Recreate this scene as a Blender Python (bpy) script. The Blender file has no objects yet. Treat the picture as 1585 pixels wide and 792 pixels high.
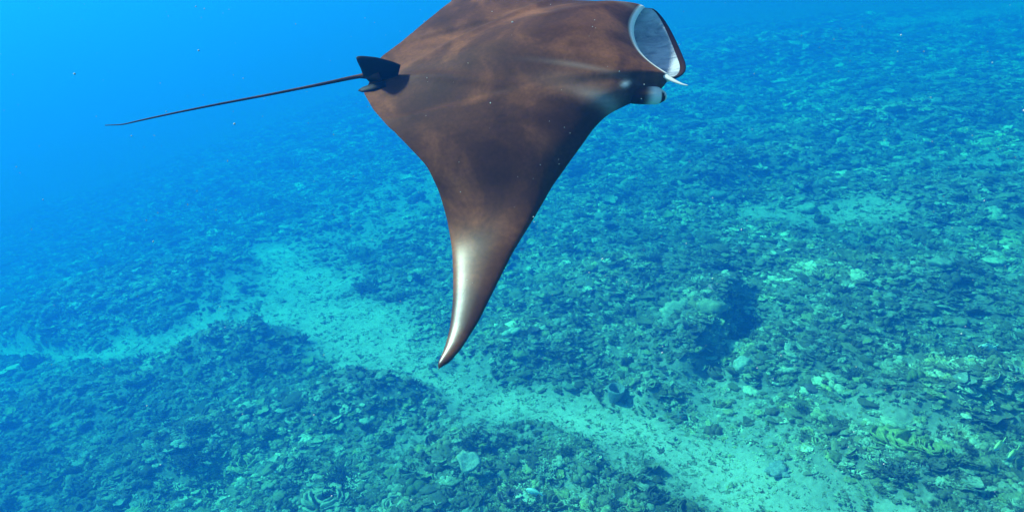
import bpy, bmesh, math, random
import numpy as np
from mathutils import Vector, Matrix

R_ = math.radians
rng = np.random.default_rng(11)
random.seed(11)
S = bpy.context.scene
C = S.collection

# ------------------------------------------------------------------ camera
W, H, FPX = 1585.0, 792.0, 1033.0          # photograph size and focal length in its pixels
PITCH = R_(21.9)
K = 2.2                                   # size of the reef against the first guess
CAM = np.array([0.0, 0.0, 4.5*K])
cam_d = bpy.data.cameras.new('camera')
cam_d.sensor_fit = 'HORIZONTAL'; cam_d.sensor_width = 36.0
cam_d.lens = 36.0 * FPX / W
cam_d.clip_start = 0.05; cam_d.clip_end = 500
cam = bpy.data.objects.new('camera', cam_d)
cam.location = CAM; cam.rotation_euler = (math.pi/2 - PITCH, 0, 0)
C.objects.link(cam); S.camera = cam
CX = np.array([1.0, 0, 0])
CY = np.array([0, math.sin(PITCH), math.cos(PITCH)])
CZ = np.array([0, -math.cos(PITCH), math.sin(PITCH)])

# ------------------------------------------------------------------ sky, sun, exposure
SUN = np.array([-0.70, 0.14, 0.70]); SUN /= np.linalg.norm(SUN)
world = bpy.data.worlds.new('World'); S.world = world; world.use_nodes = True
wn = world.node_tree.nodes; wl = world.node_tree.links
sky = wn.new('ShaderNodeTexSky'); sky.sky_type = 'NISHITA'; sky.sun_disc = False
sky.sun_elevation = math.asin(SUN[2]); sky.sun_rotation = math.atan2(SUN[0], SUN[1])
wn['Background'].inputs['Strength'].default_value = 0.10
wl.new(sky.outputs[0], wn['Background'].inputs['Color'])
sun_d = bpy.data.lights.new('sun', 'SUN'); sun_d.energy = 5.0; sun_d.angle = R_(4.0)
sun_d.color = (1.0, 0.96, 0.90)
sun = bpy.data.objects.new('sun', sun_d); C.objects.link(sun)
sun.rotation_euler = Vector(SUN).to_track_quat('Z', 'Y').to_euler()
sun.location = (0, 0, 30)
S.view_settings.view_transform = 'Standard'; S.view_settings.look = 'None'
S.view_settings.exposure = 1.2; S.view_settings.gamma = 1.0
S.render.engine = 'CYCLES'
S.cycles.use_denoising = True
S.cycles.max_bounces = 8; S.cycles.diffuse_bounces = 2; S.cycles.glossy_bounces = 2
S.cycles.volume_bounces = 3; S.cycles.transparent_max_bounces = 8
S.cycles.sample_clamp_indirect = 5.0

# ------------------------------------------------------------------ helpers
def pray(u, v):
    d = CX*(u - W/2)/FPX + CY*(H/2 - v)/FPX - CZ
    return d
def project(P):
    q = np.asarray(P, float) - CAM
    x, y, z = q @ CX, q @ CY, -(q @ CZ)
    z = np.where(z < 0.2, 0.2, z)
    return W/2 + FPX*x/z, H/2 - FPX*y/z
def smooth(a, b, x):
    t = np.clip((np.asarray(x, float) - a)/(b - a), 0, 1)
    return t*t*(3 - 2*t)
def hash3(i, j, k, s):
    n = (i*374761393 + j*668265263 + k*2147483647 % 1000003*97 + s*1442695041) & 0xffffffff
    n = ((n ^ (n >> 13))*1274126177) & 0xffffffff
    n = ((n ^ (n >> 16))*2246822519) & 0xffffffff
    return ((n ^ (n >> 15)) & 0xffff)/65535.0
def noise3(P, s=0):
    P = np.asarray(P, float); I = np.floor(P).astype(np.int64); f = P - I; f = f*f*(3 - 2*f)
    r = 0
    for a in (0, 1):
        for b in (0, 1):
            for c in (0, 1):
                w = (f[..., 0] if a else 1-f[..., 0])*(f[..., 1] if b else 1-f[..., 1])*(f[..., 2] if c else 1-f[..., 2])
                r = r + w*hash3(I[..., 0]+a, I[..., 1]+b, I[..., 2]+c, s)
    return r*2 - 1
def noise2(x, y, s=0):
    x, y = np.broadcast_arrays(np.asarray(x, float), np.asarray(y, float))
    return noise3(np.stack([x, y, np.full(x.shape, 0.37)], -1), s)
def fbm2(x, y, s=0, o=4):
    r, a = 0, 0.5
    for k in range(o):
        r = r + a*noise2(x*2**k + 13.7*k, y*2**k - 7.1*k, s + k); a *= 0.5
    return r

def mesh(name, V, F, mats=(), smooth_=True, mat_idx=None):
    me = bpy.data.meshes.new(name)
    me.from_pydata([tuple(map(float, v)) for v in V], [], [tuple(map(int, f)) for f in F])
    for m in mats: me.materials.append(m)
    if smooth_: me.polygons.foreach_set('use_smooth', [True]*len(me.polygons))
    if mat_idx is not None: me.polygons.foreach_set('material_index', np.asarray(mat_idx, np.int32))
    me.update()
    return me
def link(name, me, parent=None):
    o = bpy.data.objects.new(name, me); C.objects.link(o)
    if parent is not None: o.parent = parent
    return o
def tag(o, label=None, cat=None, group=None, kind=None):
    if label: o['label'] = label
    if cat: o['category'] = cat
    if group: o['group'] = group
    if kind: o['kind'] = kind
    return o
def add_attr(me, name, val):
    a = me.attributes.new(name, 'FLOAT', 'POINT'); a.data.foreach_set('value', np.asarray(val, np.float32))
def tube(path, rad, n=8, flat=1.0, flat_dir=None):
    """closed tapered tube along a list of points"""
    path = np.asarray(path, float); V, F = [], []
    T = np.gradient(path, axis=0); T /= np.linalg.norm(T, axis=1)[:, None] + 1e-9
    ref = np.array([0.0, 0, 1]) if flat_dir is None else np.asarray(flat_dir, float)
    for p, t, r in zip(path, T, rad):
        a = np.cross(t, ref); la = np.linalg.norm(a)
        a = np.cross(t, [1.0, 0.13, 0]) if la < 1e-3 else a/la
        a /= np.linalg.norm(a); b = np.cross(a, t)
        for k in range(n):
            q = 2*math.pi*k/n
            V.append(p + r*(math.cos(q)*a + flat*math.sin(q)*b))
    m = len(path)
    for i in range(m-1):
        for k in range(n):
            F.append((i*n+k, i*n+(k+1) % n, (i+1)*n+(k+1) % n, (i+1)*n+k))
    F.append(tuple(range(n-1, -1, -1))); F.append(tuple(range((m-1)*n, m*n)))
    return V, F
def join(parts):
    V, F = [], []
    for v, f in parts:
        o = len(V); V += list(v); F += [tuple(i+o for i in q) for q in f]
    return V, F
_ico = {}
def ico(sub):
    if sub not in _ico:
        bm = bmesh.new(); bmesh.ops.create_icosphere(bm, subdivisions=sub, radius=1.0)
        bm.verts.index_update()
        _ico[sub] = (np.array([v.co[:] for v in bm.verts]), [tuple(v.index for v in f.verts) for f in bm.faces])
        bm.free()
    v, f = _ico[sub]
    return v.copy(), f

# ------------------------------------------------------------------ materials
def mat(name):
    m = bpy.data.materials.new(name); m.use_nodes = True
    nt = m.node_tree
    return m, nt, nt.nodes['Principled BSDF']
def node(nt, typ, **kw):
    n = nt.nodes.new(typ)
    for k, v in kw.items():
        if k.startswith('i_'): n.inputs[k[2:].replace('_', ' ')].default_value = v
        else: setattr(n, k, v)
    return n
def ramp(nt, stops, src, interp='LINEAR'):
    r = nt.nodes.new('ShaderNodeValToRGB'); e = r.color_ramp.elements; r.color_ramp.interpolation = interp
    while len(e) < len(stops): e.new(0.5)
    for el, (p, c) in zip(e, stops): el.position = p; el.color = (*c, 1) if len(c) == 3 else c
    nt.links.new(src, r.inputs[0]); return r.outputs[0]
def mixc(nt, fac, a, b, blend='MIX'):
    n = nt.nodes.new('ShaderNodeMix'); n.data_type = 'RGBA'; n.blend_type = blend
    for s, v in ((0, fac), (6, a), (7, b)):
        if hasattr(v, 'is_output'): nt.links.new(v, n.inputs[s])
        else: n.inputs[s].default_value = v if s == 0 else (*v, 1)
    return n.outputs[2]
def noise_n(nt, scale, detail=4, rough=0.55, vec=None, dist=0.0):
    n = node(nt, 'ShaderNodeTexNoise'); n.inputs['Scale'].default_value = scale
    n.inputs['Detail'].default_value = detail; n.inputs['Roughness'].default_value = rough
    n.inputs['Distortion'].default_value = dist
    if vec is not None: nt.links.new(vec, n.inputs['Vector'])
    return n.outputs[0]
def bump(nt, bsdf, h, strength=0.4, dist=0.02):
    b = node(nt, 'ShaderNodeBump'); b.inputs['Strength'].default_value = strength; b.inputs['Distance'].default_value = dist
    nt.links.new(h, b.inputs['Height']); nt.links.new(b.outputs[0], bsdf.inputs['Normal'])

def coral_material(name, stops, rough=0.9, spots=True):
    m, nt, b = mat(name)
    oi = node(nt, 'ShaderNodeObjectInfo'); tc = node(nt, 'ShaderNodeTexCoord')
    col = ramp(nt, stops, oi.outputs['Random'])
    big = noise_n(nt, .28, 3, 0.6, oi.outputs['Location'])
    col = mixc(nt, 1.0, col, ramp(nt, [(.36, (.80, .78, .76)), (.52, (1.30, 1.28, 1.25)), (.66, (2.0, 1.95, 1.8))], big), 'MULTIPLY')
    if spots:
        n = noise_n(nt, 5.0, 4, 0.6, tc.outputs['Object'])
        v = ramp(nt, [(0.3, (0.55, 0.52, 0.5)), (0.55, (1, 1, 1)), (0.75, (1.35, 1.3, 1.2))], n)
        col = mixc(nt, 1.0, col, v, 'MULTIPLY')
    nt.links.new(col, b.inputs['Base Color'])
    b.inputs['Roughness'].default_value = rough
    bump(nt, b, noise_n(nt, 22.0, 3, 0.6, tc.outputs['Object']), 0.5, 0.05)
    return m
M = {}
M['coral'] = coral_material('coral_skin', [(0.0, (.10, .07, .04)), (.12, (.15, .12, .05)), (.26, (.14, .105, .07)),
        (.40, (.27, .21, .10)), (.52, (.19, .15, .10)), (.64, (.34, .30, .11)), (.74, (.29, .27, .19)), (.88, (.40, .37, .24)), (1.0, (.50, .47, .33))])
M['bits'] = coral_material('rubble_bits', [(0, (.22, .20, .12)), (.5, (.34, .31, .20)), (1, (.46, .43, .29))])
M['dark'] = coral_material('dark_coral', [(0, (.05, .04, .035)), (.5, (.08, .065, .05)), (1, (.10, .09, .07))])
M['pale'] = coral_material('pale_coral', [(0, (.40, .37, .28)), (1, (.46, .43, .34))])
M['yellow'] = coral_material('yellow_coral', [(0, (.20, .19, .06)), (1, (.27, .25, .09))])
M['sponge'] = coral_material('sponge_skin', [(0, (.22, .20, .20)), (1, (.28, .26, .25))])

m, nt, b = mat('seabed_sand_and_rubble'); M['seabed'] = m
at = node(nt, 'ShaderNodeAttribute', attribute_name='sand'); tc = node(nt, 'ShaderNodeTexCoord')
n1 = noise_n(nt, 9.0, 6, 0.65, tc.outputs['Object']); n2 = noise_n(nt, 1.3, 4, 0.6, tc.outputs['Object'])
sandn = noise_n(nt, .55, 5, 0.65, tc.outputs['Object'])
sandc = ramp(nt, [(.25, (.38, .31, .23)), (.5, (.54, .46, .35)), (.75, (.64, .56, .44))], n1)
sandc = mixc(nt, 1.0, sandc, ramp(nt, [(.35, (.68, .69, .68)), (.5, (.95, .95, .93)), (.65, (1.1, 1.08, 1.05))], sandn), 'MULTIPLY')
rubc = ramp(nt, [(.3, (.10, .08, .06)), (.5, (.22, .18, .14)), (.7, (.38, .33, .26))], n1)
rubc = mixc(nt, 1.0, rubc, ramp(nt, [(.3, (.7, .7, .7)), (.7, (1.2, 1.15, 1.0))], n2), 'MULTIPLY')
nt.links.new(mixc(nt, at.outputs['Fac'], rubc, sandc), b.inputs['Base Color'])
b.inputs['Roughness'].default_value = 0.95
bump(nt, b, noise_n(nt, 30.0, 5, 0.7, tc.outputs['Object']), 0.6, 0.03)

# manta hide: brown with soft reddish mottling; pale / dark pigment carried by the mesh
m, nt, b = mat('manta_hide'); M['hide'] = m
tc = node(nt, 'ShaderNodeTexCoord')
n1 = noise_n(nt, 3.8, 4, 0.55, tc.outputs['Object'], 0.5); n2 = noise_n(nt, 60.0, 3, 0.6, tc.outputs['Object'])
c = ramp(nt, [(.32, (.042, .0145, .0068)), (.50, (.078, .0255, .0112)), (.68, (.175, .056, .0230))], n1)
c = mixc(nt, 1.0, c, ramp(nt, [(.3, (.82, .82, .82)), (.7, (1.15, 1.15, 1.15))], n2), 'MULTIPLY')
pa = node(nt, 'ShaderNodeAttribute', attribute_name='pale'); da = node(nt, 'ShaderNodeAttribute', attribute_name='dark')
c = mixc(nt, da.outputs['Fac'], c, (.030, .011, .006))
c = mixc(nt, pa.outputs['Fac'], c, (.92, .78, .72))
nt.links.new(c, b.inputs['Base Color'])
b.inputs['Specular IOR Level'].default_value = 0.30
sy = node(nt, 'ShaderNodeSeparateXYZ'); nt.links.new(tc.outputs['Object'], sy.inputs[0])
ab = node(nt, 'ShaderNodeMath', operation='ABSOLUTE'); nt.links.new(sy.outputs['Y'], ab.inputs[0])
mr = node(nt, 'ShaderNodeMapRange'); nt.links.new(ab.outputs[0], mr.inputs[0])
for k_, v_ in zip((1, 2, 3, 4), (.40, 1.0, .60, .31)): mr.inputs[k_].default_value = v_
nt.links.new(mr.outputs[0], b.inputs['Roughness'])
mr = node(nt, 'ShaderNodeMapRange'); nt.links.new(ab.outputs[0], mr.inputs[0])
for k_, v_ in zip((1, 2, 3, 4), (.55, 1.25, .05, .27)): mr.inputs[k_].default_value = v_
nt.links.new(mr.outputs[0], b.inputs['Specular IOR Level'])
sp = node(nt, 'ShaderNodeTexVoronoi'); sp.inputs['Scale'].default_value = 140.0; nt.links.new(tc.outputs['Object'], sp.inputs['Vector'])
bump(nt, b, n2, 0.06, 0.002)
m, nt, b = mat('manta_belly'); M['belly'] = m
b.inputs['Base Color'].default_value = (.70, .68, .66, 1); b.inputs['Roughness'].default_value = .55
m, nt, b = mat('manta_mouth_lining'); M['mouth'] = m
tc = node(nt, 'ShaderNodeTexCoord')
mp = node(nt, 'ShaderNodeMapping'); mp.inputs['Scale'].default_value = (5, 13, 5); nt.links.new(tc.outputs['Object'], mp.inputs['Vector'])
n1 = noise_n(nt, 1.6, 4, 0.6, mp.outputs[0], 0.4)
nt.links.new(ramp(nt, [(.30, (.12, .13, .17)), (.44, (.30, .29, .33)), (.62, (.50, .46, .50))], n1), b.inputs['Base Color'])
b.inputs['Roughness'].default_value = .35
bump(nt, b, n1, 0.5, 0.02)
m, nt, b = mat('black_fin'); M['black'] = m
b.inputs['Base Color'].default_value = (.008, .008, .010, 1); b.inputs['Roughness'].default_value = .6; b.inputs['Specular IOR Level'].default_value = .12
m, nt, b = mat('eye'); M['eye'] = m
b.inputs['Base Color'].default_value = (.008, .008, .01, 1); b.inputs['Roughness'].default_value = .1
m, nt, b = mat('drifting_specks'); M['snow'] = m
b.inputs['Base Color'].default_value = (.38, .38, .37, 1); b.inputs['Roughness'].default_value = .8

# ------------------------------------------------------------------ seabed
SX, SY = 0.1735, 0.0253
def plane_z(x, y):
    x = np.asarray(x, float); y = np.asarray(y, float)
    drop = (.011/K)*np.minimum(x + 2.5*K, 0)**2                 # the bed falls away into deeper water on the far side
    return SX*23*K*np.tanh(x/(23*K)) + SY*30*K*np.tanh(y/(30*K)) - 4*K*np.tanh(drop/(4*K))
def px_floor(u, v, lift=0.0):
    d = pray(u, v); t = (CAM[2]-lift)/(SX*d[0] + SY*d[1] - d[2])
    p = CAM + d*t
    for _ in range(25):
        t *= (CAM[2] - (plane_z(p[0], p[1]) + lift))/max(1e-3, (CAM[2] - p[2])); p = CAM + d*t
    return p
# pale sand read off the photograph: strokes of (pixel x, pixel y, half height), strength
STROKES = [
    (1.0, [(-40, 562, 6), (150, 552, 10), (300, 530, 18), (420, 498, 36), (520, 508, 38), (590, 548, 32), (650, 592, 26), (760, 625, 24), (880, 655, 27), (980, 690, 31), (1090, 740, 36), (1270, 815, 46)]),
    (.95, [(425, 398, 16), (470, 440, 30), (520, 500, 40)]),
    (.42, [(660, 300, 30), (560, 365, 34), (440, 400, 22)]),
    (.55, [(1140, 330, 8), (1240, 338, 14), (1350, 338, 12)]),
    (.45, [(1330, 265, 6), (1450, 260, 9), (1585, 250, 9)]),
    (.90, [(1360, 44, 5), (1440, 34, 9), (1620, 8, 10)]),
    (.60, [(1010, 160, 5), (1100, 143, 7)]), (.5, [(1085, 192, 4), (1200, 186, 4)]),
    (.45, [(620, 690, 22), (700, 660, 26), (800, 690, 22)]),
    (.50, [(1075, 600, 20), (1110, 640, 26), (1190, 730, 24)]),
    (.45, [(1290, 650, 12), (1430, 700, 20)]),
    (.35, [(330, 640, 8), (350, 650, 8)]), (.4, [(900, 770, 18), (1000, 760, 22)]),
    (.4, [(1400, 420, 8), (1560, 440, 8)]), (.4, [(1130, 420, 8), (1260, 400, 8)]),
]
def sand_mask(x, y):
    x = np.asarray(x, float); y = np.asarray(y, float)
    u, v = project(np.stack([x, y, plane_z(x, y)], -1))
    wv = 1.0*fbm2(x*.9/K, y*.9/K, 5, 3) + 1.1*fbm2(x*3.2/K, y*3.2/K, 6, 3)
    best = np.zeros_like(u)
    for st, pts in STROKES:
        d = np.full(u.shape, 9.0)
        for (x0, y0, h0), (x1, y1, h1) in zip(pts[:-1], pts[1:]):
            ax, ay = (x1-x0)*.4, y1-y0
            t = np.clip(((u-x0)*.4*ax + (v-y0)*ay)/(ax*ax + ay*ay), 0, 1)
            d = np.minimum(d, np.hypot((u-x0)*.4 - t*ax, v - y0 - t*ay)/(h0 + t*(h1-h0)))
        best = np.maximum(best, st*smooth(2.0, 0.15, d + wv))
    ok = (y > 1.0*K)
    return np.where(ok, best, 0)
# mounds: pixel centre, radius across, radius in depth, height
MOUNDS = [(370, 550, .8, .55, .42), (560, 620, .8, .6, .30), (180, 480, 2.6, 1.4, .55),
          (1330, 470, 1.3, .8, .30), (1185, 270, 1.6, .8, .45), (1380, 200, 2.0, .8, .5), (700, 720, .35, .3, .12), (300, 700, 1.2, .6, .25),
          (1250, 560, 1.0, .5, .25), (1500, 640, 1.0, .6, .3), (1180, 420, 1.0, .5, .35), (1020, 610, .5, .35, .25), (60, 640, 1.2, .6, .3),
          (840, 540, .9, .5, .25), (1490, 330, 1.5, .8, .35), (1150, 110, 4, 1.8, .8), (900, 460, 1.4, .7, .3)]
HOLES = [(1560, 690, .5, .3, .3), (1180, 290, .9, .35, .3), (1375, 210, 1.0, .35, .3), (760, 718, .22, .12, .12)]
_m = [(px_floor(u, v), a*K, b_*K, h*K) for u, v, a, b_, h in MOUNDS] + [(px_floor(u, v), a*K, b_*K, -h*K) for u, v, a, b_, h in HOLES]
SCARP = [px_floor(u, v) for u, v in ((1165, 455), (1122, 508), (1092, 560), (1045, 600))]
def scarp(x, y):
    best = np.full(x.shape, 1e9); sg = np.zeros(x.shape); e0 = (SCARP[-1]-SCARP[0])[:2]
    along = ((x-SCARP[0][0])*e0[0] + (y-SCARP[0][1])*e0[1])/(e0 @ e0)
    for a, b_ in zip(SCARP[:-1], SCARP[1:]):
        e = (b_-a)[:2]; L2 = e @ e
        t = np.clip(((x-a[0])*e[0] + (y-a[1])*e[1])/L2, 0, 1)
        d = np.hypot(x-a[0]-t*e[0], y-a[1]-t*e[1]); side = np.sign((x-a[0])*-e[1] + (y-a[1])*e[0])     # + = the low side
        up = d < best; best = np.where(up, d, best); sg = np.where(up, side, sg)
    d = best*sg + .22*K*fbm2(x*1.7/K, y*1.7/K, 44, 3)
    return K*(.36*smooth(.18*K, -.14*K, d)*np.exp(-(np.minimum(d, 0)/(1.5*K))**2)*np.exp(-(np.maximum(d, 0)/(.3*K))**2) - .20*np.exp(-((d-.26*K)/(.20*K))**2))*smooth(1.5*K, .3*K, best)*smooth(-.05, .3, along)*smooth(1.05, .75, along)
def height(x, y, sand=None):
    x = np.asarray(x, float); y = np.asarray(y, float)
    if sand is None: sand = sand_mask(x, y)
    z = plane_z(x, y)
    for c, a, b_, h in _m:
        q = ((x-c[0])/a)**2 + ((y-c[1])/b_)**2
        z = z + h*np.exp(-q**1.5)*(1 - .8*sand)
    z = z + scarp(x, y)
    rough = 1 - .85*sand
    xk, yk = x/K, y/K
    z = z + K*(rough*(.14 + .34*fbm2(xk*.45, yk*.45, 21, 3) + .20*fbm2(xk*1.6, yk*1.6, 22, 3)) + .045*fbm2(xk*4.5, yk*4.5, 23, 3)*(.4 + .6*rough))
    return z
def grid_axis(lo, hi, c, fine, n):
    t = np.linspace(-1, 1, n); a = np.sinh(3.2*t)/math.sinh(3.2)
    return np.where(a < 0, c + a*(c - lo), c + a*(hi - c))
gx = grid_axis(-60*K, 60*K, 0, 1, 440); gy = grid_axis(-12*K, 85*K, 9*K, 1, 440)
X, Y = np.meshgrid(gx, gy); sd = sand_mask(X, Y); Z = height(X, Y, sd)
nx, ny = len(gx), len(gy)
V = np.stack([X.ravel(), Y.ravel(), Z.ravel()], -1)
idx = np.arange(nx*ny).reshape(ny, nx)
F = np.stack([idx[:-1, :-1].ravel(), idx[:-1, 1:].ravel(), idx[1:, 1:].ravel(), idx[1:, :-1].ravel()], -1)
me = mesh('seabed', V, F, [M['seabed']]); add_attr(me, 'sand', sd.ravel())
tag(link('seabed', me), kind='structure')

# ------------------------------------------------------------------ coral shapes (unit size, base on z = 0)
def cauliflower(seed, n=26, sub=3, squash=.7):
    r = np.random.default_rng(seed); d, f = ico(sub)
    c = r.normal(size=(n, 3)); c[:, 2] = np.abs(c[:, 2])*.8; c /= np.linalg.norm(c, axis=1)[:, None]
    k = r.uniform(18, 45, n); a = r.uniform(.25, .55, n)
    rad = .62 + np.max(a*np.exp(k*(d @ c.T - 1)), axis=1) + .06*noise3(d*4 + seed)
    v = d*rad[:, None]; v[:, 2] = v[:, 2]*squash + .12
    return v, f
def boulder(seed, sub=3):
    d, f = ico(sub); v = d*(1 + .22*noise3(d*1.7 + seed, seed) + .08*noise3(d*5 + seed, seed))[:, None]
    v[:, 2] = v[:, 2]*.72 + .2
    return v, f
def branching(seed, n=34, r0=.075, up=.5):
    r = np.random.default_rng(seed); parts = []
    for i in range(n):
        a = r.uniform(0, 2*math.pi); e = r.uniform(.25, 1.0)**.8*up + .05
        dirv = np.array([math.cos(a)*math.sqrt(max(0, 1-e*e)), math.sin(a)*math.sqrt(max(0, 1-e*e)), e])
        L = r.uniform(.65, 1.1); p0 = np.array([r.normal()*.12, r.normal()*.12, .02]); mid = p0 + dirv*L*.55 + r.normal(size=3)*.05
        end = p0 + dirv*L + np.array([0, 0, .12]) + r.normal(size=3)*.06
        parts.append(tube([p0, mid, end], [r0*1.25, r0, r0*.55], 5))
        for q in range(2):
            e2 = mid + (end-mid)*r.uniform(.2, .7); tip = e2 + (dirv*.22 + r.normal(size=3)*.16 + [0, 0, .1])
            parts.append(tube([e2, tip], [r0*.8, r0*.5], 5))
    return join(parts)
def leaf(r, L, wd, th, base, dirv, nrm, n=5):
    """one curled, thick blade"""
    side = np.cross(dirv, nrm); side /= np.linalg.norm(side); top, bot = [], []
    for i in range(n):
        t = i/(n-1); w = wd*(.45 + 1.0*math.sin(math.pi*min(1, t*.62 + .1)))*(1 if i < n-1 else .75)
        for s in (-1, 0, 1):
            p = base + dirv*L*t + side*s*w*(1 + r.uniform(-.15, .15)) + nrm*(.35*L*t*t + .25*w*s*s + r.uniform(-.02, .02))
            top.append(p + nrm*th*.5); bot.append(p - nrm*th*.5)
    V = top + bot; m = len(top); F = []
    for i in range(n-1):
        for s in (0, 1):
            a = i*3+s; F += [(a, a+1, a+4, a+3), (m+a, m+a+3, m+a+4, m+a+1)]
        F += [(i*3, i*3+3, m+i*3+3, m+i*3), (i*3+2, m+i*3+2, m+i*3+5, i*3+5)]
    e = (n-1)*3
    F += [(e, e+1, m+e+1, m+e), (e+1, e+2, m+e+2, m+e+1)]
    return V, F
def lettuce(seed, n=22):
    r = np.random.default_rng(seed); parts = []
    for i in range(n):
        a = r.uniform(0, 2*math.pi); e = r.uniform(.15, .95)
        dv = np.array([math.cos(a)*(1-.5*e), math.sin(a)*(1-.5*e), e]); dv /= np.linalg.norm(dv)
        nr = np.array([-math.cos(a)*e, -math.sin(a)*e, 1-.5*e]); nr -= dv*(nr @ dv); nr /= np.linalg.norm(nr)
        b0 = np.array([math.cos(a), math.sin(a), 0])*r.uniform(0, .45); b0[2] = -.05
        parts.append(leaf(r, r.uniform(.5, .8), r.uniform(.16, .3), .07, b0, dv, nr))
    return join(parts)
def plate(seed, rad=1.0, tilt=.25, dish=.25, th=.06, n=18, center=(0, 0, .4), stalk=True):
    r = np.random.default_rng(seed); ring = []
    for a_ in (1.0, .6): ring.append(a_)
    edge = 1 + .16*np.sin(np.arange(n)*2*math.pi/n*3 + r.uniform(0, 6)) + r.uniform(-.12, .12, n)
    V, F = [], []
    tx, ty = r.normal(size=2)*tilt
    for side in (0, 1):
        V.append(np.array([0, 0, -side*th]))
        for q in (.35, .7, 1.0):
            for k in range(n):
                a = 2*math.pi*k/n; rr = rad*q*(1 + (edge[k]-1)*q)
                x, y = rr*math.cos(a), rr*math.sin(a)
                V.append(np.array([x, y, dish*q*q*rad - side*th*(1.2 - .5*q) + .03*math.sin(5*a + seed)*q]))
    per = 1 + 3*n
    for side in (0, 1):
        o = side*per
        for k in range(n):
            k2 = (k+1) % n
            f = [(o, o+1+k, o+1+k2)] + [(o+1+j*n+k, o+1+(j+1)*n+k, o+1+(j+1)*n+k2, o+1+j*n+k2) for j in (0, 1)]
            F += f if side == 0 else [t[::-1] for t in f]
    for k in range(n):
        k2 = (k+1) % n; F.append((1+2*n+k, per+1+2*n+k, per+1+2*n+k2, 1+2*n+k2))
    V = np.array(V); V[:, 2] += V[:, 0]*tx + V[:, 1]*ty; V += np.array(center)
    parts = [(list(V), F)]
    if stalk: parts.append(tube([(center[0], center[1], -.2), (center[0], center[1], center[2]*.5), tuple(np.array(center) - [0, 0, th])], [.3*rad, .18*rad, .3*rad], 8))
    return join(parts)
def plates(seed, n=7):
    r = np.random.default_rng(seed); parts = []
    for i in range(n):
        q = r.uniform(.3, .62); a = r.uniform(0, 6.28); d = r.uniform(.1, .65)
        parts.append(plate(seed*31+i, q, .35, .22, .07, 11, (math.cos(a)*d, math.sin(a)*d, r.uniform(.1, .55)), i % 2 == 0))
    return join(parts)
def rubble(seed, n=20):
    r = np.random.default_rng(seed); parts = []
    for i in range(n):
        if r.random() < .5:
            d, f = ico(1); v = d*(1 + .35*r.uniform(-1, 1, len(d)))[:, None]*r.uniform(.08, .24)*r.uniform(.6, 1.4, 3)
            v = v + np.array([r.normal()*.45, r.normal()*.45, r.uniform(.02, .16)]); parts.append((list(v), f))
        else:
            a = r.uniform(0, 6.28); p = np.array([r.normal()*.45, r.normal()*.45, r.uniform(.03, .2)]); dv = np.array([math.cos(a), math.sin(a), r.uniform(-.3, .5)])*r.uniform(.12, .36)
            parts.append(tube([p-dv, p + r.normal(size=3)*.03, p+dv], [.06, .075, .04], 5))
    return join(parts)
def knobs(seed, n=16):
    r = np.random.default_rng(seed); parts = []
    for i in range(n):
        d, f = ico(2); q = r.uniform(.16, .36); a = r.uniform(0, 6.28); s = r.uniform(0, .75)
        v = d*(1 + .12*noise3(d*3 + i, seed))[:, None]*q*np.array([1, 1, r.uniform(.8, 1.4)]) + [math.cos(a)*s, math.sin(a)*s, .12 + (.75-s)*.45]
        parts.append((list(v), f))
    return join(parts)

shapes = []      # (kind, mesh)
for s in range(3): shapes.append(('cauliflower', mesh('cauliflower_coral', *cauliflower(40+s), [M['coral']])))
for s in range(2): shapes.append(('boulder', mesh('boulder_coral', *boulder(50+s), [M['coral']])))
for s in range(3): shapes.append(('branching', mesh('branching_coral', *branching(60+s, 30, .08, .6), [M['coral']])))
for s in range(4): shapes.append(('lettuce', mesh('lettuce_coral', *lettuce(70+s), [M['coral']])))
for s in range(3): shapes.append(('plate', mesh('plate_coral', *plates(80+s), [M['coral']], False)))
for s in range(3): shapes.append(('rubble', mesh('rubble', *rubble(90+s), [M['coral']], False)))
for s in range(3): shapes.append(('palerubble', mesh('pale_rubble', *rubble(95+s, 24), [M['bits']], False)))
for s in range(3): shapes.append(('knob', mesh('knob_coral', *knobs(100+s), [M['coral']])))
for s in range(2): shapes.append(('darkbush', mesh('dark_coral', *branching(110+s, 40, .07, .9), [M['dark']])))
KIND = np.array([k for k, _ in shapes])
SHARE = {'cauliflower': 2.6, 'boulder': .0, 'branching': 1.2, 'lettuce': 3.0, 'plate': 1.6, 'rubble': 3.4, 'knob': 3.0, 'darkbush': .5, 'palerubble': 2.0}
wts = np.array([SHARE[k]/np.sum(KIND == k) for k in KIND]); wts /= wts.sum()

def scatter(n, rmin, rmax, dens_exp, half=R_(66)):
    """points on the bed around the camera's foot, thinning with distance"""
    u = rng.random(n*2); p = 2 - dens_exp
    r = (rmin**p + u*(rmax**p - rmin**p))**(1/p)
    a = rng.uniform(-half, half, n*2)
    return r*np.sin(a), r*np.cos(a), r
def keep_mask(x, y, low=.48):
    s = sand_mask(x, y); patch = .5 + .9*fbm2(x*.8/K, y*.8/K, 31, 3)
    return rng.random(len(x)) < np.clip((1-s)**1.2*(.72 + .5*patch), low, 1), s
parts_x = []
for n, r0, r1, e in ((175000, 3.0*K, 40.0*K, 1.1),):
    x, y, r = scatter(n, r0, r1, e); k, s = keep_mask(x, y); parts_x.append((x[k], y[k], r[k], s[k]))
x = np.concatenate([p[0] for p in parts_x]); y = np.concatenate([p[1] for p in parts_x])
r = np.concatenate([p[2] for p in parts_x]); s = np.concatenate([p[3] for p in parts_x])
n = len(x)
size = K*np.exp(rng.normal(math.log(.041), .45, n))*(1 - .35*s)*np.clip(r/(9*K), 1, 2.6)**.6
vi = rng.choice(len(shapes), n, p=wts).astype(np.int32)
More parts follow.
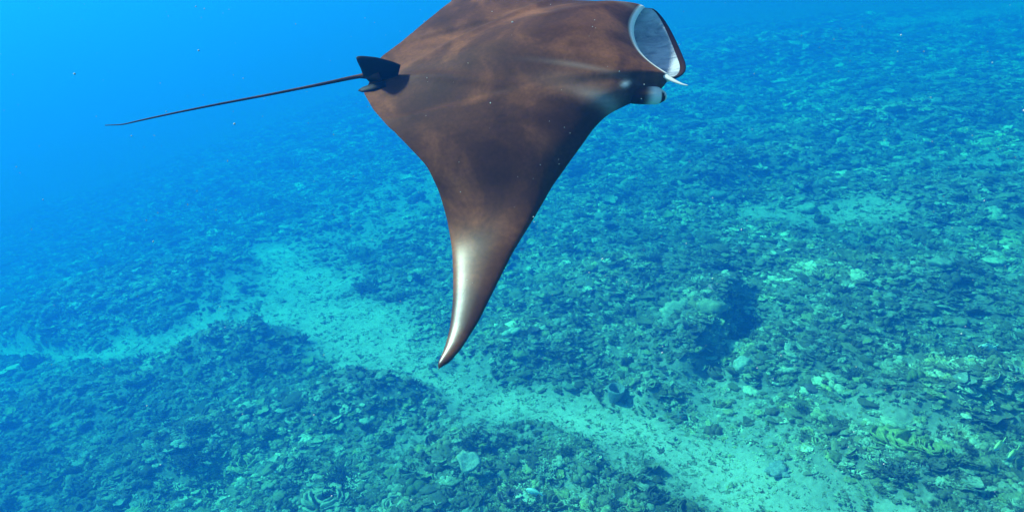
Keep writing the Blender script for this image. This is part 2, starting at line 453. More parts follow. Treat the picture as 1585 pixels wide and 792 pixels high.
rub = np.where((KIND == 'rubble') | (KIND == 'palerubble'))[0]; vi = np.where(s + rng.normal(0, .12, n) > .42, rng.choice(rub, n), vi)
z = height(x, y) - size*.12
pts = mesh('coral_rubble', np.stack([x, y, z], -1), [])
a = pts.attributes.new('vi', 'INT', 'POINT'); a.data.foreach_set('value', vi.astype(np.int32))
rot = np.stack([rng.normal(0, .22, n), rng.normal(0, .22, n), rng.uniform(0, 6.283, n)], -1)
a = pts.attributes.new('rot', 'FLOAT_VECTOR', 'POINT'); a.data.foreach_set('vector', rot.astype(np.float32).ravel())
scl = size[:, None]*rng.uniform(.75, 1.3, (n, 3))*np.array([1, 1, .68])
a = pts.attributes.new('scl', 'FLOAT_VECTOR', 'POINT'); a.data.foreach_set('vector', scl.astype(np.float32).ravel())
src = bpy.data.collections.new('coral_shapes')
for i, (k, me) in enumerate(shapes):
    src.objects.link(bpy.data.objects.new('shape_%02d_%s' % (i, k), me))
ng = bpy.data.node_groups.new('scatter_coral', 'GeometryNodeTree')
ng.interface.new_socket('Geometry', in_out='INPUT', socket_type='NodeSocketGeometry')
ng.interface.new_socket('Geometry', in_out='OUTPUT', socket_type='NodeSocketGeometry')
gi = ng.nodes.new('NodeGroupInput'); go = ng.nodes.new('NodeGroupOutput')
ip = ng.nodes.new('GeometryNodeInstanceOnPoints'); ci = ng.nodes.new('GeometryNodeCollectionInfo')
ci.inputs['Collection'].default_value = src; ci.inputs['Separate Children'].default_value = True; ci.inputs['Reset Children'].default_value = True
def nattr(nm, t):
    q = ng.nodes.new('GeometryNodeInputNamedAttribute'); q.data_type = t; q.inputs['Name'].default_value = nm
    return [o for o in q.outputs if o.name == 'Attribute' and o.enabled][0]
er = ng.nodes.new('FunctionNodeEulerToRotation')
L = ng.links.new
L(gi.outputs[0], ip.inputs['Points']); L(ci.outputs[0], ip.inputs['Instance']); ip.inputs['Pick Instance'].default_value = True
L(nattr('vi', 'INT'), ip.inputs['Instance Index']); L(nattr('rot', 'FLOAT_VECTOR'), er.inputs[0]); L(er.outputs[0], ip.inputs['Rotation'])
L(nattr('scl', 'FLOAT_VECTOR'), ip.inputs['Scale']); L(ip.outputs[0], go.inputs[0])
ro = link('coral_rubble', pts); md = ro.modifiers.new('scatter', 'NODES'); md.node_group = ng
tag(ro, 'dense low coral growth and broken rubble covering the reef slope', 'coral rubble', kind='stuff')

# ------------------------------------------------------------------ coral heads one can count
NAME = {'cauliflower': 'cauliflower_coral', 'boulder': 'boulder_coral', 'branching': 'branching_coral', 'lettuce': 'leafy_coral',
        'plate': 'plate_coral', 'rubble': 'rubble_heap', 'palerubble': 'rubble_heap', 'knob': 'knobbly_coral', 'darkbush': 'bushy_coral'}
LOOK = {'cauliflower': 'lumpy cauliflower coral', 'boulder': 'smooth rounded boulder coral', 'branching': 'stubby branching coral clump',
        'lettuce': 'leafy coral rosette', 'plate': 'layered plate coral', 'rubble': 'loose heap of broken coral sticks', 'palerubble': 'loose heap of broken coral sticks',
        'knob': 'knobbly coral mound', 'darkbush': 'dark bushy coral thicket'}
def coral_thing(k, me, p, sc, rz, where):
    o = link(NAME[k], me); o.location = p; o.scale = sc; o.rotation_euler = (rng.normal(0, .12), rng.normal(0, .12), rz)
    tag(o, LOOK[k] + ' ' + where, 'coral' if k != 'rubble' else 'coral rubble', LOOK[k] + ' ' + where)
    return o
HUES = {'brown': (.11, .07, .04), 'olive': (.15, .14, .05), 'tan': (.25, .21, .12), 'grey': (.20, .19, .16), 'pale': (.36, .34, .24), 'plum brown': (.13, .08, .085)}
HM = {h: coral_material(h.replace(' ', '_') + '_coral', [(0, tuple(v*.8 for v in c)), (1, tuple(v*1.2 for v in c))]) for h, c in HUES.items()}
MARKS = [('the hollow vase sponge', 950, 620), ('the pale raised coral plate', 722, 735), ('the dark ledge hollow', 1110, 520), ('the yellow leafy coral patch', 1410, 690),
         ('the half sunk grey boulder', 1205, 730), ('the fork of the sand streak', 480, 470), ('the upslope sand patch', 1250, 335)]
MARKP = [(n_, px_floor(u, v)) for n_, u, v in MARKS]
count = 0
x, y, r = scatter(3000, 4.6*K, 17.0*K, 1.35, R_(41)); sx_ = sand_mask(x, y); zz = height(x, y, sx_)
used = []
for i in range(len(x)):
    if count >= 270: break
    u, v = project(np.array([x[i], y[i], zz[i]]))
    if not (8 < u < 1577 and 60 < v < 785): continue
    if sx_[i] > .45: continue
    if any((x[i]-a_)**2 + (y[i]-b_)**2 < (.30*K)**2 for a_, b_ in used): continue
    used.append((x[i], y[i]))
    j = rng.choice(len(shapes), p=wts); k = KIND[j]
    q = K*float(np.exp(rng.normal(math.log(.092), .28)))*min(1.5, max(1, r[i]/(9*K)))*(.75 if k == 'boulder' else 1)
    if 'rubble' in k or k == 'boulder': continue
    hue = 'dark' if k == 'darkbush' else str(rng.choice(list(HUES), p=[.25, .2, .2, .15, .07, .13]))
    near_ = sorted((math.hypot(x[i]-mp_[0], y[i]-mp_[1]), n_) for n_, mp_ in MARKP)[0]
    if near_[0] < 1.25*K: where = 'near ' + near_[1]
    elif sx_[i] > .08: where = 'beside pale sand'
    elif u < 700 and v < 520: where = 'on the deep slope behind the sand streak'
    elif u < 700: where = 'on the coral bed in front of the sand streak'
    else: where = 'on the coral slope'
    big = 'large ' if q > .15*K else ('small ' if q < .095*K else '')
    o = link(NAME[k], shapes[j][1]); o.location = (x[i], y[i], zz[i]-q*.15); o.scale = tuple(q*rng.uniform(.8, 1.25, 3))
    o.rotation_euler = (rng.normal(0, .12), rng.normal(0, .12), rng.uniform(0, 6.28))
    if hue != 'dark': o.material_slots[0].link = 'OBJECT'; o.material_slots[0].material = HM[hue]
    lb = (big + ('' if hue == 'dark' else hue + ' ') + LOOK[k] + ' ' + where)
    tag(o, lb, 'coral', lb)
    count += 1

def on_bed(u, v, lift=0):
    p = px_floor(u, v)
    for _ in range(4):
        zf = float(height(p[0], p[1])); d = pray(u, v); t = (CAM[2]-zf-lift)/(-d[2]); p = CAM + d*t
    return np.array([p[0], p[1], float(height(p[0], p[1]))])
# vase sponge
p = on_bed(950, 620)
prof = [(.45, -.3), (.6, .1), (.78, .5), (.92, .85), (1.0, 1.05), (.9, 1.12), (.74, 1.02), (.62, .7), (.45, .3), (.0, .2)]
n = 22; V, F = [], []
for j, (rr, zz_) in enumerate(prof):
    for k in range(n):
        a = 2*math.pi*k/n; q = rr*(1 + .05*math.sin(4*a + 1) + .03*math.sin(9*a))
        V.append((q*math.cos(a), q*math.sin(a), zz_ + .04*math.sin(3*a)*(j > 2)))
for j in range(len(prof)-1):
    for k in range(n): F.append((j*n+k, j*n+(k+1) % n, (j+1)*n+(k+1) % n, (j+1)*n+k))
o = link('vase_sponge', mesh('vase_sponge', V, F, [M['sponge']])); o.location = p; o.scale = (.095*K, .095*K, .15*K); o.rotation_euler = (.15, .1, 0)
tag(o, 'grey vase sponge with a hollow mouth beside the sand channel', 'sponge')
# pale plate coral standing clear of the bed
p = on_bed(722, 735)
o = link('pale_plate_coral', mesh('pale_plate_coral', *plate(7, 1.0, .15, .12, .09, 22, (0, 0, 1.0)), [M['pale']], True)); o.location = p; o.scale = (.11*K, .105*K, .20*K); o.rotation_euler = (R_(14), R_(-8), 1.0)
tag(o, 'pale fan shaped coral plate raised above the bed on a short stalk', 'coral')
p = on_bed(1150, 568)
o = link('pale_boulder_coral', mesh('pale_boulder_coral', *boulder(9, 4), [M['pale']])); o.location = p; o.scale = (.11*K, .10*K, .12*K)
tag(o, 'round whitish boulder coral below the dark reef ledge', 'coral')
p = on_bed(1205, 730)
o = link('sandy_boulder', mesh('sandy_boulder', *cauliflower(12, 30, 4), [M['sponge']])); o.location = p; o.scale = (.13*K, .11*K, .09*K)
tag(o, 'lumpy grey boulder half sunk in the edge of the sand', 'boulder')
for q, (u, v, sc) in enumerate(((1400, 690, .20), (1440, 700, .16), (1370, 680, .15))):
    p = on_bed(u, v); o = link('yellow_leafy_coral', mesh('yellow_leafy_coral', *lettuce(200+q, 26), [M['yellow']])); o.location = p; o.scale = (sc*K, sc*K, sc*K*.8)
    tag(o, 'yellow green leafy coral in a small patch on the slope', 'coral', 'yellow leafy corals')

# ------------------------------------------------------------------ fish
def fish_material(name, top, belly):
    m, nt, b = mat(name); tc = node(nt, 'ShaderNodeTexCoord'); sx = node(nt, 'ShaderNodeSeparateXYZ'); nt.links.new(tc.outputs['Object'], sx.inputs[0])
    mr = node(nt, 'ShaderNodeMapRange'); mr.inputs[1].default_value = -.22; mr.inputs[2].default_value = .22; nt.links.new(sx.outputs['Z'], mr.inputs[0])
    nt.links.new(ramp(nt, [(.35, belly), (.6, top)], mr.outputs[0]), b.inputs['Base Color']); b.inputs['Roughness'].default_value = .3
    return m
def fish(loc, length, rz, mt, label, tilt=0.0, roll=0.0):
    t = np.linspace(0, 1, 14); V, F = [], []; n = 10
    for q in t:
        hh = .23*(math.sin(math.pi*q**.72))**.8 + .012; ww = hh*.42
        for k in range(n):
            a = 2*math.pi*k/n; V.append((.5 - q, ww*math.cos(a), hh*math.sin(a)))
    for i in range(13):
        for k in range(n): F.append((i*n+k, (i+1)*n+k, (i+1)*n+(k+1) % n, i*n+(k+1) % n))
    F += [tuple(range(n)), tuple(range(13*n+n-1, 13*n-1, -1))]
    b = link('fish', mesh('fish_body', V, F, [mt])); b.location = loc; b.scale = (length,)*3; b.rotation_euler = (roll, tilt, rz)
    tag(b, label, 'fish')
    def fin(name, poly, th=.012, y0=0.0):
        m_ = len(poly); V = [(px, y0 + sgn*th, pz) for sgn in (-1, 1) for px, pz in poly]
        F = [tuple(range(m_-1, -1, -1)), tuple(range(m_, 2*m_))] + [(i, (i+1) % m_, m_+(i+1) % m_, m_+i) for i in range(m_)]
        link(name, mesh(name, V, F, [mt], False), b)
    fin('tail_fin', [(-.45, .03), (-.72, .2), (-.64, 0), (-.72, -.2), (-.45, -.03)])
    fin('dorsal_fin', [(.2, .16), (.02, .31), (-.3, .2), (-.38, .06), (0, .15)])
    fin('anal_fin', [(-.05, -.17), (-.25, -.28), (-.38, -.06), (-.2, -.1)])
    for sgn in (-1, 1):
        d, f = ico(1); link('eye', mesh('fish_eye', d*.03 + np.array([.36, sgn*.055, .04]), f, [M['eye']]), b)
        fin('pectoral_fin', [(.2, -.02), (.02, -.12), (.04, .0)], .006, sgn*.1)
    return b
M['fish_yellow'] = fish_material('yellow_blue_fish', (.85, .78, .25), (.25, .5, .85)); M['fish_pale'] = fish_material('pale_fish', (.85, .85, .7), (.5, .65, .8))
M['fish_red'] = fish_material('red_fish', (.65, .18, .22), (.7, .35, .35))
for u, v, lift, ln, ang, mt, lab in (
        (825, 760, .12, .13, 160, 'fish_pale', 'tiny bright white and blue fish close above the rubble'),
        (1547, 686, .15, .15, 215, 'fish_yellow', 'small yellow backed fish with blue belly over a dark hollow'),
        (1568, 700, .12, .15, 215, 'fish_yellow', 'small yellow and blue fish trailing another over a dark hollow'),
        (1524, 543, .15, .17, 185, 'fish_pale', 'slim pale fish gliding over the coral slope'),
        (605, 370, .3, .14, 60, 'fish_red', 'small pinkish fish above the far sand streak'),
        (396, 367, .3, .16, 20, 'fish_red', 'small pinkish fish above the blue depths past the sand'),
        (1092, 503, .15, .10, 100, 'fish_red', 'tiny pinkish fish in the shade of the reef ledge')):
    lift *= K; p = on_bed(u, v, lift)
    fish((p[0], p[1], p[2] + lift), ln*K, R_(ang), M[mt], lab, 0.0, .0)

# ------------------------------------------------------------------ manta ray
AL, ROLL, DEPTH = R_(36), R_(7), 3.1
c_, s_ = math.cos(ROLL), math.sin(ROLL)
def c2w(v): return CX*v[0] + CY*v[1] + CZ*v[2]
RM = np.array([[c_, -s_, 0], [s_, c_, 0], [0, 0, 1]])
Fw = c2w(RM @ np.array([1.0, 0, 0])); Uw = c2w(RM @ np.array([0, math.sin(AL), math.cos(AL)])); Lw = np.cross(Uw, Fw)   # left wing = away from the camera
OM = CAM + pray(790, 100)*DEPTH
B = np.stack([Fw, Lw, Uw], 1)                # local -> world
def to_local(P): return (np.asarray(P) - OM) @ B
def ray_local(u, v): return to_local(CAM), pray(u, v) @ B
def on_z(u, v, z):
    o, d = ray_local(u, v); t = (z - o[2])/d[2]; return o + d*t
# droop of the wings along the span (arc length tt)
TT = np.linspace(0, 2.2, 441)
DROOP = R_(38)*smooth(.15, .70, TT) - R_(30)*smooth(.50, .95, TT)
DROOPF = .28*DROOP
YT = np.concatenate([[0], np.cumsum(np.cos((DROOP[1:]+DROOP[:-1])/2)*np.diff(TT))])
ZT = np.concatenate([[0], -np.cumsum(np.sin((DROOP[1:]+DROOP[:-1])/2)*np.diff(TT))])
YF = np.concatenate([[0], np.cumsum(np.cos((DROOPF[1:]+DROOPF[:-1])/2)*np.diff(TT))])
ZF = np.concatenate([[0], -np.cumsum(np.sin((DROOPF[1:]+DROOPF[:-1])/2)*np.diff(TT))])
def on_wing(u, v, side):
    """pixel -> (x, t) on the bent mid-surface of one wing; side -1 = near (right) wing"""
    o, d = ray_local(u, v); best = None
    y = side*(YT if side < 0 else YF); ZS = ZT if side < 0 else ZF
    g = (y - o[1])*d[2] - (ZS - o[2])*d[1]
    sgn = np.where(g[:-1]*g[1:] <= 0)[0]
    k = sgn[0] if len(sgn) else int(np.argmin(np.abs(g)))
    f = g[k]/(g[k]-g[k+1]) if len(sgn) else 0
    tt = TT[k] + f*(TT[1]-TT[0]); yy = np.interp(tt, TT, y); zz = np.interp(tt, TT, ZS)
    s = (yy-o[1])/d[1] if abs(d[1]) > abs(d[2]) else (zz-o[2])/d[2]
    return (o + d*s)[0], tt
LEpx = [(978, 157), (956, 168), (936, 181), (918, 200), (904, 220), (880, 253), (854, 290), (824, 344), (794, 393), (768, 444), (740, 500), (714, 540), (696, 560), (681, 569)]
TEpx = [(562, 142), (578, 170), (599, 194), (623, 217), (644, 239), (661, 257), (679, 295), (691, 337), (698, 379), (700, 421), (700, 463), (696, 505), (686, 542), (677, 564)]
LE = np.array([on_wing(u, v, -1) for u, v in LEpx]); TE = np.array([on_wing(u, v, -1) for u, v in TEpx])
TIP = max(LE[-1, 1], TE[-1, 1]) + .004
TEF = np.array([on_wing(u, v, 1) for u, v in ((590, 88), (620, 66), (645, 45), (672, 23), (700, 0))])
MW = .255                                     # half width of the mouth
def lip_x(t): return .578 + .10*np.clip(np.abs(t)/MW, 0, 1)**2.2
def jaw_x(t): return .685 + .145*np.clip(1 - (np.abs(t)/MW)**2, 0, 1)**np.where(np.asarray(t) > 0, .45, 1.25)
def le_x(t):
    t = np.abs(t)
    kt = np.concatenate([[MW, .275, .30, .325], LE[1:, 1], [TIP]]); kx = np.concatenate([[.678, .655, .60, .545], LE[1:, 0], [(LE[-1, 0]+TE[-1, 0])/2]])
    o_ = np.argsort(kt)
    return np.where(t < MW, lip_x(t), np.interp(t, kt[o_], kx[o_]))
def te_x(t, side):
    t = np.abs(t)
    kt = np.concatenate([[0, .04], TE[:, 1], [TIP]]); kx = np.concatenate([[-.66, -.67], TE[:, 0], [(LE[-1, 0]+TE[-1, 0])/2]])
    o_ = np.argsort(kt); near = np.interp(t, kt[o_], kx[o_])
    if side < 0: return near
    far = np.interp(t, np.concatenate([[0, .05], TEF[:, 1], [1.15, 1.3]]), np.concatenate([[-.66, -.655], TEF[:, 0], [np.interp(1.15, kt[o_], kx[o_])+.02, np.interp(1.3, kt[o_], kx[o_])]]))
    return np.where(t < 1.3, far, near)
ts = np.concatenate([np.linspace(0, MW, 34), np.linspace(MW, .34, 14)[1:], np.linspace(.34, TIP*.93, 70)[1:], TIP*(1 - .07*np.linspace(1, 0, 16)[1:]**1.5)])
def soften(a, k=2):
    a = a.copy()
    for _ in range(k): a[1:-1] = .25*a[:-2] + .5*a[1:-1] + .25*a[2:]
    return a
NU, NF = 64, 26
u_ = (1 - np.cos(np.linspace(0, math.pi, NU)))/2
naca = 5*(.2969*np.sqrt(u_) - .126*u_ - .3516*u_**2 + .2843*u_**3 - .1036*u_**4)*2
bodyshape = np.sin(math.pi*u_**.62)**1.5*.9 + .1*np.sin(math.pi*u_**.5)
outer = np.where(u_ < .4, np.sqrt(np.clip(1 - ((u_-.4)/.4)**2, 0, 1)), np.sqrt(np.clip(1 - ((u_-.4)/.6)**2, 0, 1)))
def station(t, side, xl, xt):
    at_ = abs(t); w = float(smooth(.285, .245, at_))
    y0, z0, dr = (np.interp(at_, TT, q) for q in ((YT, ZT, DROOP) if side < 0 else (YF, ZF, DROOPF)))
    top = .028*math.exp(-(at_/.75)**2) + .095*math.exp(-(at_/.27)**2) + .034*math.sqrt(max(0, 1 - at_/TIP)) + .0035
    bot = .020*math.exp(-(at_/.75)**2) + .10*math.exp(-(at_/.24)**2) + .012*(1 - at_/TIP) + .003
    chord = xl - xt
    top = min(top, chord*.18 + .001); bot = min(bot, chord*.10 + .001)
    ow = float(smooth(.60, 1.0, at_)); wing = naca*(1-ow) + outer*ow
    ztop = w*.048*(1-u_)**4 + top*((1-w)*wing + w*bodyshape)
    xs = xl + (xt-xl)*u_
    zlow = .035 - .14*max(0, 1 - (at_/MW)**2)**.85 if at_ < MW else .035
    zlow = w*zlow
    xj = (jaw_x(t*side)*w + xl*(1-w)) if at_ < MW else xl
    zbot = zlow*(1-u_)**1.6 - bot*((1-w)*naca + w*bodyshape)
    xb = xj + (xt-xj)*u_
    tw = .18*float(smooth(.55, .95, at_))*float(smooth(TIP, TIP-.12, at_))
    ztop = ztop - tw*chord*(u_-.3); zbot = zbot - tw*chord*(u_-.3)
    # front: lip -> mouth cavity -> lower jaw
    v = np.linspace(0, 1, NF+2)[1:-1]
    zu, zl = ztop[0], zbot[0]
    open_ = max(0.0, zu - zl)
    dcav = .34*w*(1 - (at_/MW)**3) if at_ < MW else 0.0
    ctrl = np.array([(xl, zu), (xl+.006*w, zu-.006*w), (xl-.004*w, zu-.014*w), (xl-.35*dcav, zu-.01*w+.05*dcav), (xl-dcav, zu-.18*open_), (xl-1.05*dcav, zu-.5*open_), (xl-.9*dcav, zl+.12*open_),
                     (xl-.3*dcav, zl-.02*open_), (xl+.25*(xj-xl), zl+.0*open_), (xl+.7*(xj-xl), zl+.03*open_), (xj-.012*w, zl+.012*w), (xj-.002*w, zl+.007*w), (xj, zl)])
    cu = np.linspace(0, 1, len(ctrl))
    fx = np.interp(v, cu, ctrl[:, 0]); fz = np.interp(v, cu, ctrl[:, 1])
    if at_ < MW: fx = np.concatenate([fx[:3], soften(fx, 2)[3:-3], fx[-3:]]); fz = np.concatenate([fz[:3], soften(fz, 2)[3:-3], fz[-3:]])
    xx = np.concatenate([xs[::-1], fx, xb]); zz = np.concatenate([ztop[::-1], fz, zbot])
    # raised muscle ridges on the back
    rid = np.zeros_like(xx); m_ = np.arange(NU); X_ = xx[:NU]
    for (xa, ya, xb_, yb, hh, wd) in ((-.50, .02, .25, .36, .0085, .026), (.10, .12, .52, .22, .006, .03), (-.46, .0, .45, .0, .004, .045)):
        f = np.clip((X_-xa)/(xb_-xa), 0, 1); yc = ya + (yb-ya)*f
        rid[:NU] += hh*np.exp(-((at_-yc)/wd)**2)*smooth(xa-.06, xa+.1, X_)*smooth(xb_+.12, xb_-.1, X_)
    zz = zz + rid
    n_y, n_z = side*math.sin(dr), math.cos(dr)           # local normal of the bent surface
    return np.stack([xx, side*y0 + n_y*zz, z0 + n_z*zz], -1)
rows = []; tvals = []
for side in (1, -1):
    xl = soften(le_x(ts), 1); xl[:34] = lip_x(ts[:34]); xt = soften(te_x(ts, side), 3); xt[-1] = xl[-1] - .004
    seq = [station(t, side, a_, b_) for t, a_, b_ in zip(ts, xl, xt)]
    if side == 1: rows = seq[::-1]; tvals = list(ts[::-1])
    else: rows += seq[1:]; tvals += list(-ts[1:])
rows = np.array(rows); tvals = np.array(tvals); nr, nc = rows.shape[:2]
V = rows.reshape(-1, 3); F = []; mi = []
for i in range(nr-1):
    head = abs(tvals[i]) < MW + .002 and abs(tvals[i+1]) < MW + .002
    for j in range(nc-1):
        F.append((i*nc+j, i*nc+j+1, (i+1)*nc+j+1, (i+1)*nc+j))
        mi.append(2 if head and NU+4 <= j <= NU+NF-6 else (1 if j >= NU+NF+5 else 0))
F.append(tuple(range(nc-1, -1, -1))); mi.append(0); F.append(tuple((nr-1)*nc + j for j in range(nc))); mi.append(0)
me = mesh('manta_ray', V, F, [M['hide'], M['belly'], M['mouth']], True, mi)
bm = bmesh.new(); bm.from_mesh(me); bmesh.ops.recalc_face_normals(bm, faces=bm.faces)
bm.faces.ensure_lookup_table()
if bm.faces[(nr//2)*(nc-1) + NU//2].normal.z < 0: bmesh.ops.reverse_faces(bm, faces=bm.faces)
bm.to_mesh(me); bm.free()
# pigment
Pw = OM + V @ B.T; pu, pv = project(Pw); X_, Y_, Z_ = V.T
tv = np.repeat(tvals, nc); jj = np.tile(np.arange(nc), nr)
pale = np.zeros(len(V)); dark = np.zeros(len(V))
def blob(xc, yc, ang, a, b_):
    ca, sa = math.cos(ang), math.sin(ang); dx, dy = X_-xc, Y_-yc
    return np.exp(-((dx*ca+dy*sa)/a)**2 - ((-dx*sa+dy*ca)/b_)**2)
top_side = jj < NU
wob = .5 + .5*noise3(np.stack([X_*5, Y_*14, Z_*3], -1), 3)
for u, v, u2, v2, b_, k in ((975, 158, 900, 142, .024, .13), (955, 150, 850, 132, .05, .06), (960, 128, 850, 112, .012, .10), (1000, 20, 940, 4, .02, .12)):
    p0 = on_z(u, v, .05); p1 = on_z(u2, v2, .07); cpt = (p0+p1)/2; dd = p0-p1
    pale += k*blob(cpt[0], cpt[1], math.atan2(dd[1], dd[0]), np.hypot(dd[0], dd[1])*.6, b_)*(.4 + .9*wob)*top_side
p0 = on_z(968, 134, .05); pale += .75*blob(p0[0], p0[1], .4, .018, .010)*top_side
hd = np.abs(tv) < MW + .01
lipd = np.where(jj < NU, (lip_x(tv) - X_), -1)
pale += np.where(hd & (jj <= NU+3) & (lipd < .1), .95*smooth(.024, .010, lipd), 0)
dark += np.where(hd & (jj >= NU+NF-5) & (jj < NU+NF+8), .95, 0)
dark += .9*smooth(TIP-.055, TIP-.015, np.abs(tv))
p0 = on_z(992, 142, .03); dark += .8*blob(p0[0], p0[1], .2, .06, .05)*top_side
for (u, v, a, b_, k) in ((700, 30, .2, .08, .4), (850, 80, .18, .06, .35), (800, 130, .2, .07, .35), (900, 60, .08, .08, .3), (760, 250, .15, .12, .25), (870, 190, .14, .08, .4)):
    p0 = on_z(u, v, .03); dark += .6*k*blob(p0[0], p0[1], .2, a, b_)
add_attr(me, 'pale', np.clip(pale, 0, 1)); add_attr(me, 'dark', np.clip(dark, 0, .92))
manta = link('manta_ray', me)
MS = .66                                      # a young ray, about 1.8 m across
OS = CAM + (OM - CAM)*MS
manta.matrix_world = Matrix([[*B[0]*MS, OS[0]], [*B[1]*MS, OS[1]], [*B[2]*MS, OS[2]], [0, 0, 0, 1]])
tag(manta, 'brown manta ray gliding with open white mouth, drooping wing and whip tail', 'manta ray')
def part(name, V, F, mats, smooth_=True, pale_=None, dark_=None):
    me = mesh(name, V, F, mats, smooth_)
    nV = len(V); add_attr(me, 'pale', np.zeros(nV) if pale_ is None else pale_); add_attr(me, 'dark', np.zeros(nV) if dark_ is None else dark_)
    return link(name, me, manta)
# whip tail
P = [np.array([-.60, 0, .035])]
for u, v in ((556, 118), (500, 130), (420, 146), (340, 161), (270, 175), (215, 187), (190, 193), (163, 194)):
    P.append(on_z(u, v, .03))
P = np.array(P); q = np.linspace(0, len(P)-1, 60); P = np.stack([np.interp(q, np.arange(len(P)), P[:, k]) for k in range(3)], -1)
for _ in range(4): P[1:-1] = .25*P[:-2] + .5*P[1:-1] + .25*P[2:]
part('tail', *tube(P, np.interp(np.linspace(0, 1, 60), [0, .12, .3, .7, 1], [.032, .0095, .0062, .0038, .0018]), 8), [M['hide']], dark_=np.repeat(np.linspace(.2, .85, 60), 8))
# dorsal fin: traced blade standing on the mid-line
y0 = -.0
def on_y(u, v, y):
    o, d = ray_local(u, v); t = (y-o[1])/d[1]; return o + d*t
out = [on_y(u, v, y0) for u, v in ((620, 101), (608, 96), (584, 89.5), (559, 87), (550.5, 88.5), (554, 97), (559, 107), (562, 117))]
out = np.array([[p_[0], p_[2]] for p_ in out])
q = np.linspace(0, len(out)-1, 40); out = np.stack([np.interp(q, np.arange(len(out)), out[:, k]) for k in (0, 1)], -1)
for _ in range(3): out[1:-1] = .25*out[:-2] + .5*out[1:-1] + .25*out[2:]
out = np.vstack([out, [[out[-1, 0]+.02, .0], [out[0, 0]-.03, .0]]])
cen = out.mean(0); nO = len(out); V = []; F = []
for sgn in (-1, 1):
    for rr, th in ((1.0, .003), (.75, .011), (.4, .016)):
        for p_ in out:
            q = cen + (p_-cen)*rr; V.append((q[0], sgn*th, q[1]))
    V.append((cen[0], sgn*.017, cen[1]))
per = 3*nO+1
for sd_ in (0, 1):
    o_ = sd_*per
    for k in range(nO):
        k2 = (k+1) % nO
        f = [(o_+k, o_+k2, o_+nO+k2, o_+nO+k), (o_+nO+k, o_+nO+k2, o_+2*nO+k2, o_+2*nO+k), (o_+2*nO+k, o_+2*nO+k2, o_+3*nO)]
        F += f if sd_ else [t_[::-1] for t_ in f]
for k in range(nO): F.append((k, (k+1) % nO, per+(k+1) % nO, per+k))
part('dorsal_fin', V, F, [M['black']])
# pelvic fins
for sgn in (-1, 1):
    pth = np.array([(-.58, sgn*.045, .012), (-.64, sgn*.05, .008), (-.69, sgn*.05, .0), (-.71, sgn*.045, -.005)])
    part('pelvic_fin', *tube(pth, [.02, .024, .018, .006], 10, .35, (0, 0, 1)), [M['black']])
# cephalic fins: rolled lobe with a pale tip, and the thin free edge
def cephalic(pts_, rad, edge, er_):
    pts_ = np.array(pts_); q = np.linspace(0, len(pts_)-1, 26); Pp = np.stack([np.interp(q, np.arange(len(pts_)), pts_[:, k]) for k in range(3)], -1)
    for _ in range(3): Pp[1:-1] = .25*Pp[:-2] + .5*Pp[1:-1] + .25*Pp[2:]
    a = tube(Pp, np.interp(q, np.arange(len(rad)), rad), 16, .75, (0, 0, 1))
    edge = np.array(edge); q2 = np.linspace(0, len(edge)-1, 18); Ee = np.stack([np.interp(q2, np.arange(len(edge)), edge[:, k]) for k in range(3)], -1)
    for _ in range(2): Ee[1:-1] = .25*Ee[:-2] + .5*Ee[1:-1] + .25*Ee[2:]
    b = tube(Ee, np.interp(q2, np.arange(len(er_)), er_), 8, .6, (0, 0, 1))
    Vv, Ff = join([a, b])
    pl = np.concatenate([np.repeat(.80*smooth(.40, .62, np.linspace(0, 1, 26)), 16), np.repeat(np.linspace(.55, .85, 18), 8)])
    cy_ = np.array(a[0])[:, 1] - np.repeat(Pp[:, 1], 16); ring = np.repeat(np.linspace(0, 1, 26), 16)
    spot = (ring > .76) & (ring < .93) & (cy_*np.sign(Pp[0, 1]) > .012)
    pl[:26*16] = np.where(spot, 0, pl[:26*16])
    dk = np.concatenate([np.repeat(.85*smooth(.55, .3, np.linspace(0, 1, 26)), 16), np.zeros(18*8)])
    dk[:26*16] = np.where(spot, .9, dk[:26*16])
    return part('cephalic_fin', Vv, Ff, [M['hide']], pale_=pl, dark_=dk)
near = [on_z(u, v, z_) for u, v, z_ in ((960, 140, -.0), (982, 143, .0), (1004, 146, -.01), (1018, 148, -.02), (1029, 149, -.03))]
edge = [on_z(u, v, z_) for u, v, z_ in ((1005, 101, .035), (1022, 113, .045), (1042, 125, .04), (1056, 131, .035), (1065, 132.5, .03))]
cephalic(near, [.045, .058, .052, .044, .022], edge, [.012, .016, .010, .005, .003])
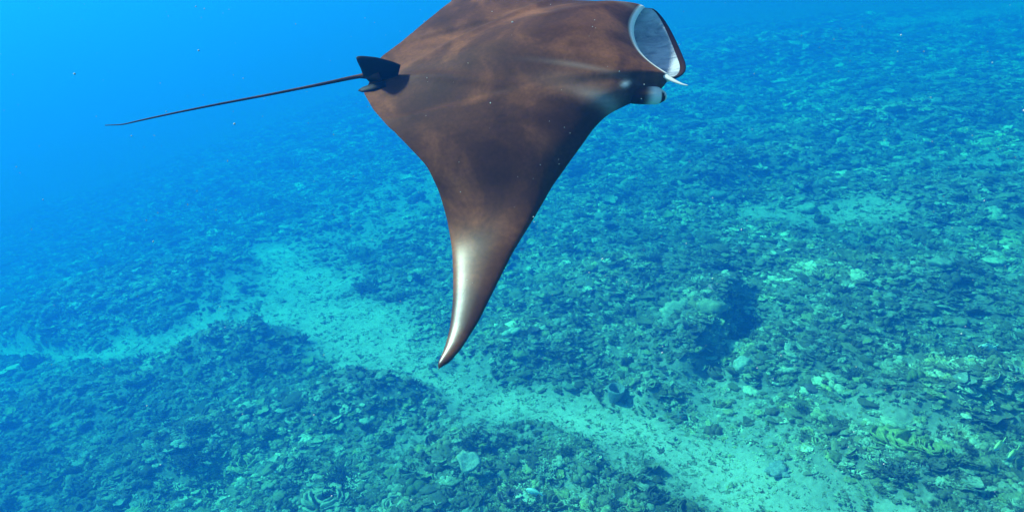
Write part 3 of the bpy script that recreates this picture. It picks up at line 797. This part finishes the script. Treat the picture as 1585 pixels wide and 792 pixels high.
far = [np.array([p_[0] - .05*i/2, -p_[1] - .01, p_[2] - .055*i]) for i, p_ in enumerate(near)]
fedge = [np.array([.64, .245, .03]), np.array([.67, .25, .0]), np.array([.69, .25, -.05]), np.array([.70, .24, -.09]), np.array([.70, .235, -.12])]
cephalic(far, [.045, .058, .052, .044, .022], fedge, [.010, .012, .009, .005, .003])
for sgn in (-1, 1):
    e = on_z(985, 140, .01); d, f = ico(3)
    part('eye', d*.024 + np.array([e[0]-.02, sgn*(abs(e[1])+.02), .012]), f, [M['eye']])

# ------------------------------------------------------------------ drifting specks in the water
sp = []; d0, f0 = ico(1)
for i in range(1500):
    u = rng.uniform(-150, 1735); v = rng.uniform(-120, 900); dep = rng.uniform(.7, 3.4)
    p = CAM + pray(u, v)*dep; r_ = float(np.exp(rng.normal(math.log(.0010), .5)))*dep/2
    l = (p - OS) @ B/MS
    if l[2] < .14 and dep > 1.45: continue
    sp.append((list(d0*r_*rng.uniform(.7, 1.4, 3) + p), f0))
o = link('marine_snow', mesh('marine_snow', *join(sp), [M['snow']]))
tag(o, 'pale specks of plankton drifting through the water', 'plankton', kind='stuff')

# ------------------------------------------------------------------ the water itself
V = [(x_, y_, z_) for x_ in (-61*K, 61*K) for y_ in (-13*K, 86*K) for z_ in (-9.8*K, 5.7*K)]
F = [(0, 1, 3, 2), (4, 6, 7, 5), (0, 4, 5, 1), (2, 3, 7, 6), (0, 2, 6, 4), (1, 5, 7, 3)]
m = bpy.data.materials.new('sea_water'); m.use_nodes = True; nt = m.node_tree; nt.nodes.clear()
out = nt.nodes.new('ShaderNodeOutputMaterial'); pv_ = nt.nodes.new('ShaderNodeVolumePrincipled')
pv_.inputs['Density'].default_value = 0.212
pv_.inputs['Color'].default_value = (.004, .043, .150, 1)
pv_.inputs['Absorption Color'].default_value = (.27, .825, .865, 1)
pv_.inputs['Anisotropy'].default_value = 0.5
nt.links.new(pv_.outputs[0], out.inputs['Volume'])
hz = link('haze', mesh('haze', V, F, [m], False)); tag(hz, 'clear blue sea water filling the scene', 'sea water', kind='stuff')
